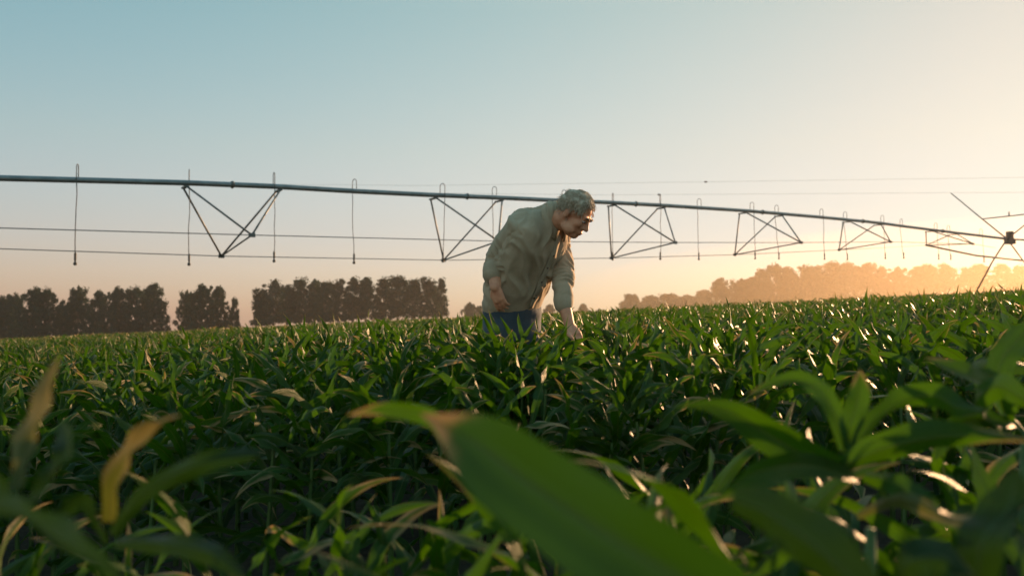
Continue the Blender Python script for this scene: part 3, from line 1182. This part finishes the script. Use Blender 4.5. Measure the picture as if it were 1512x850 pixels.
def plant_leaves(seed, nseg, ncross, nl, wmul=.80, lmul=.86):
    """leaves of one corn plant about .86 m tall, as list of (V,Q,uv)"""
    r = np.random.default_rng(seed)
    az0 = r.uniform(0, 6.28)
    out = []
    for i in range(nl):
        f = i / (nl - 1)
        h = .16 + .48 * f ** .85
        az = az0 + math.pi * i + r.normal(0, .38)
        mid = math.sin(math.pi * (.22 + .62 * f))
        ln = (.30 + .34 * mid) * r.uniform(.8, 1.15) * lmul
        wd = (.036 + .030 * mid) * r.uniform(.85, 1.15) * wmul
        el = (.95 - .62 * f) * r.uniform(.8, 1.15)
        dr = (1.75 - .9 * f ** 2) * r.uniform(.75, 1.35)
        if i == nl - 1:
            ln, wd, el, dr = .28 * r.uniform(.7, 1.15), .034 * wmul, r.uniform(.05, .35), r.uniform(.2, 1.1)
        out.append(blade((.006 * math.cos(az), .006 * math.sin(az), h), az, el, ln, wd, dr, nseg, ncross, r, r.uniform(-2.6, 2.6), .013))
    return out


def merge(parts, rnds):
    V, Q, U, A = [], [], [], []
    n = 0
    for (v, q, u), a in zip(parts, rnds):
        V.append(v)
        Q.append(q + n)
        U.append(u)
        A.append(np.full(len(v), a))
        n += len(v)
    return np.concatenate(V), np.concatenate(Q), np.concatenate(U), np.concatenate(A)


def hfac(x, y):
    """how tall the crop stands there"""
    base = 1.03 + .012 * np.clip(x / np.maximum(y, .6) * 6, -9, 5)
    return base * (1 + .05 * np.sin(x * .9 + y * .37) + .04 * np.sin(x * .31 - y * .83 + 1))


ROW = .75
man_legs = [(RHIP.x, RHIP.y), (LHIP.x, LHIP.y), (LKN.x, LKN.y)]
hand_pt = P(850, 493, 4.2)


def blocked(x, y):
    if any(math.hypot(x - a, y - b_) < .24 for a, b_ in man_legs):
        return True
    if math.hypot(x, y) < .86:
        return True
    return False


plants = []
pr = random.Random(21)
for k_ in range(-2, 400):
    yr = ((.95, 1.42)[k_] if k_ < 2 else 1.25 + k_ * .7) if k_ >= 0 else .2 + k_ * ROW
    if yr > 31:
        break
    lim = .643 * max(yr, .0) * 1.22 + (2.4 if yr < 8 else 1.0)
    x = -lim + pr.uniform(0, .2)
    while x < lim:
        xx = x + pr.uniform(-.03, .03)
        yy = yr + pr.uniform(-.05, .05) + xx * .05
        x += .115 * pr.uniform(.8, 1.25) * (1 if yr < 12 else 1.35) * (1.0 if yr < 1.6 else 1)
        if pr.random() < .04 or blocked(xx, yy):
            continue
        plants.append((xx, yy))
plants += [(-.27 + .075 * q + pr.uniform(-.02, .02), 3.78 + .2 * (q % 2) + pr.uniform(-.04, .04)) for q in range(7)] + [(-.24 + .07 * q + pr.uniform(-.02, .02), 3.52 + .1 * (q % 2)) for q in range(6)]
# keep the foremost row for the plants modelled one by one, with gaps between
HERO_X = [(-.60, .75), (-.48, .95), (.02, .55), (.44, 1.02), (.78, 1.25)]
near, rest = [], []
for (x, y) in plants:
    inview = y > .5 and abs(x) < .643 * y + .15
    d = math.hypot(x, y)
    if y < 1.35 and any(math.hypot(x - a, y - b_) < .13 for a, b_ in HERO_X):
        continue
    if y < 1.35 and -.22 < x < .30 and y < .9:
        continue
    if inview:
        near.append((d, x, y))
    else:
        rest.append((d, x, y))
near.sort()
rest += near[290:]
near = near[:290]

DET = []
for v in range(16):
    r = np.random.default_rng(900 + v)
    lv = plant_leaves(40 + v, 14, 5, 15, .66, .58) if v < 9 else plant_leaves(40 + v, 18, 7, 12, .62, .95)
    sm = mesh_np('corn_stalk', *stalk_arr(.60, .012, 8))
    DET.append((sm, [mesh_np('corn_leaf', V, Q, uv, np.full(len(V), r.uniform(0, .62) if r.random() > .17 else r.uniform(.75, 1))) for V, Q, uv in lv]))  # share of tan-tipped leaves raised to paint golden sun patches
MIDM = []
for v in range(10):
    r = np.random.default_rng(500 + v)
    lv = plant_leaves(70 + v, 8, 3, 16, .62, .54)
    pa = lv + [stalk_arr(.60, .012, 6)]
    V, Q, U, A = merge(pa, [r.uniform(0, .62) if r.random() > .17 else r.uniform(.75, 1) for _ in lv] + [.5])
    MIDM.append(mesh_np('corn_plant', V, Q, U, A))

CORN_LABEL = 'leafy green corn plant standing among the planted rows of the field'
CORN_GROUP = 'corn plants of the field'
for i, (d, x, y) in enumerate(near):
    hf = float(hfac(x, y)) * pr.uniform(.95, 1.05)
    if y < 1.2:
        hf *= .72
    elif y < 1.8:
        hf *= .70
    elif y < 3.2:
        hf *= .93
    loc_ = (x, y, float(gz(x)))
    # plants right in front of the man stay below his belt and hand
    col_ = 756 + FPX * x / y
    if 3.2 < y < 4.5 and 690 < col_ < 812:
        hf = pr.uniform(1.04, 1.11)
    elif 2.3 < y < 4.4 and 812 <= col_ < 885:
        hf = min(hf, .86)
    rz = pr.uniform(0, 6.28)
    ti = (pr.gauss(0, .05), pr.gauss(0, .05), rz)
    if i < 120:
        sm, lm = DET[i % 9] if y > 1.8 else DET[9 + i % 7]
        t = empty('corn_plant', loc_)
        t.rotation_euler = ti
        t.scale = (hf, hf, hf)
        link('stalk', sm, M['stalk'], t)
        for m_ in lm:
            link('leaf', m_, M['corn'], t)
    else:
        t = link('corn_plant', MIDM[i % 10], M['corn'])
        t.location = loc_
        t.rotation_euler = ti
        t.scale = (hf, hf, hf)
    tag(t, CORN_LABEL, 'corn plant', CORN_GROUP)


def scatter(protos, xs, ys, hs, rng_, wide=1.0):
    """many plants merged: protos list of (V,Q,U,A)"""
    VV, QQ, UU, AA = [], [], [], []
    n = 0
    pid = rng_.integers(0, len(protos), len(xs))
    for p_i, (V, Q, U, A) in enumerate(protos):
        s_ = np.where(pid == p_i)[0]
        if len(s_) == 0:
            continue
        m = len(s_)
        a = rng_.uniform(0, 6.28, m)
        c_, n_ = np.cos(a), np.sin(a)
        h = hs[s_]
        vx = (V[None, :, 0] * c_[:, None] - V[None, :, 1] * n_[:, None]) * (h * wide)[:, None] + xs[s_][:, None]
        vy = (V[None, :, 0] * n_[:, None] + V[None, :, 1] * c_[:, None]) * (h * wide)[:, None] + ys[s_][:, None]
        vz = V[None, :, 2] * h[:, None] + gz(xs[s_])[:, None]
        vx = vx + V[None, :, 2] * rng_.normal(0, .06, m)[:, None]
        VV.append(np.stack([vx, vy, vz], -1).reshape(-1, 3))
        QQ.append((Q[None] + (np.arange(m) * len(V))[:, None, None] + n).reshape(-1, 4))
        UU.append(np.tile(U, (m, 1)))
        AA.append(np.clip(np.tile(A, m) + np.repeat(rng_.uniform(-.15, .15, m), len(V)), 0, 1))
        n += m * len(V)
    return np.concatenate(VV), np.concatenate(QQ), np.concatenate(UU), np.concatenate(AA)


def protos(k_, nseg, ncross, nl, seed, stalk, wmul, lmul=.86):
    out = []
    for v in range(k_):
        r = np.random.default_rng(seed + v)
        lv = plant_leaves(seed + v, nseg, ncross, nl, wmul, lmul)
        rn = [r.uniform(0, .62) if r.random() > .17 else r.uniform(.75, 1) for _ in lv]
        if stalk:
            lv = lv + [stalk_arr(.6, .012, 4)]
            rn.append(.5)
        out.append(merge(lv, rn))
    return out


rest = np.array(rest)
lev = []
xs_, ys_ = rest[:, 1], rest[:, 2]
hs_ = hfac(xs_, ys_) * rng.uniform(.88, 1.08, len(xs_)) * np.where(ys_ < 1.8, .64, 1.0)
m1 = np.hypot(xs_, ys_) < 15
lev.append(scatter(protos(8, 7, 3, 15, 300, True, .62, .54), xs_[m1], ys_[m1], hs_[m1], rng))
lev.append(scatter(protos(8, 5, 2, 10, 330, False, .72, .70), xs_[~m1], ys_[~m1], hs_[~m1], rng))


def band(y0, y1, dens, seed):
    r = np.random.default_rng(seed)
    area = (y1 * y1 - y0 * y0) * .643 * 1.25
    n = int(area * dens)
    y = np.sqrt(r.uniform(y0 * y0, y1 * y1, n))
    x = r.uniform(-1, 1, n) * .643 * 1.25 * y
    y = np.round(y / ROW) * ROW + r.normal(0, .06, n)
    return x, y, hfac(x, y) * r.uniform(.88, 1.1, n), r


for y0, y1, dens, nl, nseg, wm, wide in ((31, 62, 4.0, 7, 4, 1.1, 1.0), (62, 110, 1.6, 7, 3, 1.5, 1.3), (110, 205, .6, 7, 2, 2.4, 1.9)):
    x, y, h, r = band(y0, y1, dens, int(y0))
    lev.append(scatter(protos(6, nseg, 2, nl, 400 + int(y0), False, wm), x, y, h, r, wide))
V, Q, U, A = [], [], [], []
n = 0
for v, q, u, a in lev:
    V.append(v)
    Q.append(q + n)
    U.append(u)
    A.append(a)
    n += len(v)
crop = link('corn_crop', mesh_np('corn_crop', np.concatenate(V), np.concatenate(Q), np.concatenate(U), np.concatenate(A)), M['corn'])
tag(crop, 'green cornfield stretching from the nearer rows to the far trees', 'cornfield', kind='stuff')
print('crop quads', sum(len(q) for _, q, _, _ in lev), 'near', len(near), 'far near', near[-1][0])


# plants of the front row whose leaves the photo shows one by one
def hero_leaf(pts, w, side, wmax_at=None, m='corn', rnd=.3, nseg=34, wave=.004, parent=None, seed=0, prof=None):
    """pts: world points from the stalk to the tip; w: full width; side: rough direction across the blade"""
    r = np.random.default_rng(seed + 5)
    pts = np.array([tuple(p) for p in pts])
    n = len(pts)
    t = np.linspace(0, n - 1, nseg + 1)
    ext = np.vstack([2 * pts[0] - pts[1], pts, 2 * pts[-1] - pts[-2]])
    C = []
    for q in t:
        i = min(int(q), n - 2)
        f = q - i
        p0, p1, p2, p3 = ext[i], ext[i + 1], ext[i + 2], ext[i + 3]
        C.append(.5 * (2 * p1 + (p2 - p0) * f + (2 * p0 - 5 * p1 + 4 * p2 - p3) * f * f + (3 * p1 - p0 - 3 * p2 + p3) * f ** 3))
    C = np.array(C)
    T = np.gradient(C, axis=0)
    T /= np.linalg.norm(T, axis=1)[:, None]
    sd_ = np.array([tuple(s) for s in side]) if isinstance(side, list) else np.array([tuple(side)])
    S = np.stack([np.interp(np.linspace(0, 1, nseg + 1), np.linspace(0, 1, len(sd_)), sd_[:, k]) if len(sd_) > 1 else np.full(nseg + 1, sd_[0, k]) for k in range(3)], -1)
    S -= T * (S * T).sum(1)[:, None]
    S /= np.linalg.norm(S, axis=1)[:, None] + 1e-9
    nn = np.cross(S, T)
    s = np.linspace(0, 1, nseg + 1)
    if prof:
        wd = w * np.interp(s, [a for a, _ in prof], [b_ for _, b_ in prof])
    else:
        wd = w * np.clip((.5 + 1.6 * s) * (1 - s ** 2.3) / 1.05, .02, 1)
    V, Q, uv = ribbon(C, S, nn, wd, 7, r, wave)
    return link('leaf', mesh_np('leaf', V, Q, uv, np.full(len(V), rnd)), M[m], parent)


def hero(name_pt, top, label, leaves):
    x, y = name_pt
    z = float(gz(x))
    t = empty('corn_plant', (0, 0, 0))
    tag(t, label, 'corn plant', CORN_GROUP)
    mb = MB()
    mb.tube([(x, y, z - .03), (x + .006, y, z + top * .4), (x - .004, y, z + top * .75), (x, y, z + top)], [.014, .012, .010, .006], 10)
    mb.build('stalk', M['stalk'], t)
    for i, a in enumerate(leaves):
        hero_leaf(parent=t, seed=i + int(100 * abs(x)), **a)
    return t


UPW = Vector((0, 0, 1))
# the great blade across the bottom of the picture
hero((.30, .40), .55, 'nearest corn plant, with one huge blurred green blade sweeping across the bottom of the photo', [
    dict(pts=[P(1350, 1060, .40), P(1170, 955, .43), P(1000, 852, .47), P(885, 783, .51), P(780, 712, .56), P(700, 652, .61), P(655, 626, .64), P(622, 611, .67)], w=.063,
         side=[Vector((.56, -.25, .80)), Vector((.56, -.12, .83)), Vector((.56, 0, .83)), Vector((.5, .1, .82))], rnd=.42, wave=.0045, m='corn_tip',
         prof=[(0, .5), (.25, .9), (.45, 1.0), (.62, .95), (.76, .52), (.88, .2), (.95, .08), (1, .02)], nseg=70),
    dict(pts=[P(760, 760, .72), P(700, 690, .76), P(660, 635, .79), P(622, 610, .82), P(570, 603, .85), P(512, 612, .88)], w=.021, side=[Vector((.5, .1, .8)), Vector((.3, -.3, .9)), Vector((.1, -.2, 1))], rnd=.6)])
# right-hand plant with bright arching blades
hero((.455, 1.02), .66, 'corn plant at the right with a broad bright green blade reaching to the right edge', [
    dict(pts=[P(1238, 690, 1.0), P(1290, 668, .99), P(1345, 652, .98), P(1410, 644, .97), P(1470, 645, .95), P(1540, 652, .93)], w=.044,
         side=[Vector((-.1, -.2, 1)), Vector((0, -.35, 1)), Vector((.1, .1, 1))], rnd=.5, prof=[(0, .4), (.2, .85), (.4, 1), (.6, .8), (.75, .35), (.85, .2), (1, .05)]),
    dict(pts=[P(1262, 665, 1.02), P(1290, 622, 1.03), P(1330, 595, 1.04), P(1378, 584, 1.03), P(1412, 600, 1.0), P(1460, 606, .97)], w=.036,
         side=[Vector((-.5, -.3, .8)), Vector((-.1, -.5, .9)), Vector((.3, .7, .5))], rnd=.22),
    dict(pts=[P(1255, 690, 1.02), P(1205, 680, .98), P(1150, 650, .95), P(1095, 616, .94), P(1045, 598, .93), P(995, 601, .92)], w=.044,
         side=[Vector((.3, -.2, 1)), Vector((.3, -.3, 1)), Vector((0, .4, 1))], rnd=.12, prof=[(0, .5), (.25, .95), (.45, 1), (.65, .7), (.82, .28), (1, .03)]),
    dict(pts=[P(1258, 680, 1.03), P(1255, 630, 1.04), P(1268, 585, 1.05), P(1270, 545, 1.06)], w=.030, side=Vector((1, -.2, .1)), rnd=.45),
    dict(pts=[P(1248, 665, 1.03), P(1232, 610, 1.06), P(1205, 572, 1.1), P(1160, 562, 1.12), P(1105, 582, 1.12)], w=.028, side=[Vector((.8, -.3, .3)), Vector((.3, .6, .8)), Vector((.1, .7, .7))], rnd=.4),
    dict(pts=[P(1262, 705, 1.0), P(1200, 688, .95), P(1140, 690, .9), P(1085, 712, .87), P(1050, 745, .86)], w=.034, side=[Vector((0, .6, .8)), Vector((.2, -.5, .9))], rnd=.55),
    dict(pts=[P(1275, 700, 1.0), P(1320, 712, .95), P(1362, 742, .92), P(1402, 792, .90)], w=.032, side=[Vector((.3, .7, .6)), Vector((.5, -.3, .7))], rnd=.3),
    dict(pts=[P(1265, 760, 1.0), P(1330, 735, .9), P(1410, 765, .86), P(1470, 760, .85), P(1520, 740, .85)], w=.022, side=Vector((.1, .8, .6)), rnd=.7, m='corn_dry')])
hero((.80, 1.25), .72, 'corn plant at the right edge with long wavy drooping blades above the bright one', [
    dict(pts=[P(1490, 620, 1.25), P(1468, 575, 1.22), P(1430, 556, 1.18), P(1365, 528, 1.15)], w=.040, side=[Vector((-.6, -.2, .8)), Vector((-.2, .5, .9))], rnd=.35),
    dict(pts=[P(1480, 640, 1.25), P(1440, 600, 1.15), P(1470, 570, 1.1), P(1512, 590, 1.05), P(1550, 620, 1.0)], w=.034, side=Vector((-.1, .7, .7)), rnd=.3),
    dict(pts=[P(1492, 610, 1.25), P(1475, 545, 1.27), P(1500, 505, 1.3), P(1540, 465, 1.33)], w=.042, side=Vector((.8, -.4, -.5)), rnd=.5),
    dict(pts=[P(1496, 600, 1.25), P(1450, 545, 1.3), P(1480, 535, 1.32), P(1530, 545, 1.33), P(1570, 570, 1.3)], w=.03, side=Vector((0, .6, .8)), rnd=.2),
    dict(pts=[P(1494, 625, 1.25), P(1440, 620, 1.2), P(1400, 640, 1.15), P(1380, 680, 1.12)], w=.035, side=Vector((.1, .6, .8)), rnd=.4)])
hero((-.46, .66), .52, 'corn plant at the left edge with an upright tan blade against the field', [
    dict(pts=[P(30, 720, .66), P(38, 670, .68), P(55, 622, .70), P(72, 572, .72), P(88, 522, .74)], w=.0235, side=Vector((1, -.2, .25)), rnd=.95, m='corn_dry', prof=[(0, .6), (.4, 1), (.65, .9), (.85, .55), (1, .05)]),
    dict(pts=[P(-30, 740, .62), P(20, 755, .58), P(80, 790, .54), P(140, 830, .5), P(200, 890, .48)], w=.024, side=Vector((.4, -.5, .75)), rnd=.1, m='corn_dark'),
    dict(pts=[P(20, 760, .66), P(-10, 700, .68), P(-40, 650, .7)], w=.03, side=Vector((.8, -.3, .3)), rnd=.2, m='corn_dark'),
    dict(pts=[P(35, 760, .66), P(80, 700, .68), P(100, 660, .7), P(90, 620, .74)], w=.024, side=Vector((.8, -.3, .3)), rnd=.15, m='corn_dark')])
hero((-.40, .82), .50, 'corn plant at the lower left with a curled yellow blade hooked at its tip', [
    dict(pts=[P(165, 770, .80), P(168, 720, .80), P(182, 682, .80), P(205, 648, .80), P(232, 620, .79), P(268, 612, .77)], w=.022, side=Vector((.9, -.3, .35)), rnd=.85, m='corn_dry', prof=[(0, .8), (.3, 1), (.6, .95), (.8, .55), (1, .04)]),
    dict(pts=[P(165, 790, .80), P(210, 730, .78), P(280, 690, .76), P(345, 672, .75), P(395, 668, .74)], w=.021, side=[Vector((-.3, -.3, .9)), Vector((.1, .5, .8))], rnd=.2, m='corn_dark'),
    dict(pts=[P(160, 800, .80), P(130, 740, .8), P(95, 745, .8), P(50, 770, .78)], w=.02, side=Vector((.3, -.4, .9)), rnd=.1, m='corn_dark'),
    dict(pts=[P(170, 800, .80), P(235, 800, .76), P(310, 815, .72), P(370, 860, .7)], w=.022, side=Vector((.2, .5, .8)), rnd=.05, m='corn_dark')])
hero((.42, .68), .48, 'corn plant at the bottom right with dark blades tipped in sunlight', [
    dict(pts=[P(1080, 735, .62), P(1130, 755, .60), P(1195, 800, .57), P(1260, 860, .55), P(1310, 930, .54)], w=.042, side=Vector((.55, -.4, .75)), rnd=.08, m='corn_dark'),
    dict(pts=[P(1330, 860, .7), P(1340, 830, .69), P(1390, 822, .68), P(1440, 850, .67)], w=.036, side=Vector((-.3, .5, .8)), rnd=.5, m='corn_dark'),
    dict(pts=[P(1440, 900, .7), P(1450, 800, .7), P(1490, 750, .72), P(1500, 690, .74)], w=.042, side=Vector((.8, -.4, .3)), rnd=.1, m='corn_dark')])

# ------------------------------------------------------------------ render look
scene.view_settings.view_transform = 'Standard'
scene.view_settings.look = 'None'
scene.view_settings.gamma = 1
scene.view_settings.exposure = .74
scene.render.engine = 'CYCLES'
cy = scene.cycles
cy.max_bounces = 8
cy.diffuse_bounces = 3
cy.glossy_bounces = 2
cy.transmission_bounces = 3
cy.volume_bounces = 1
cy.transparent_max_bounces = 8
cy.use_denoising = True
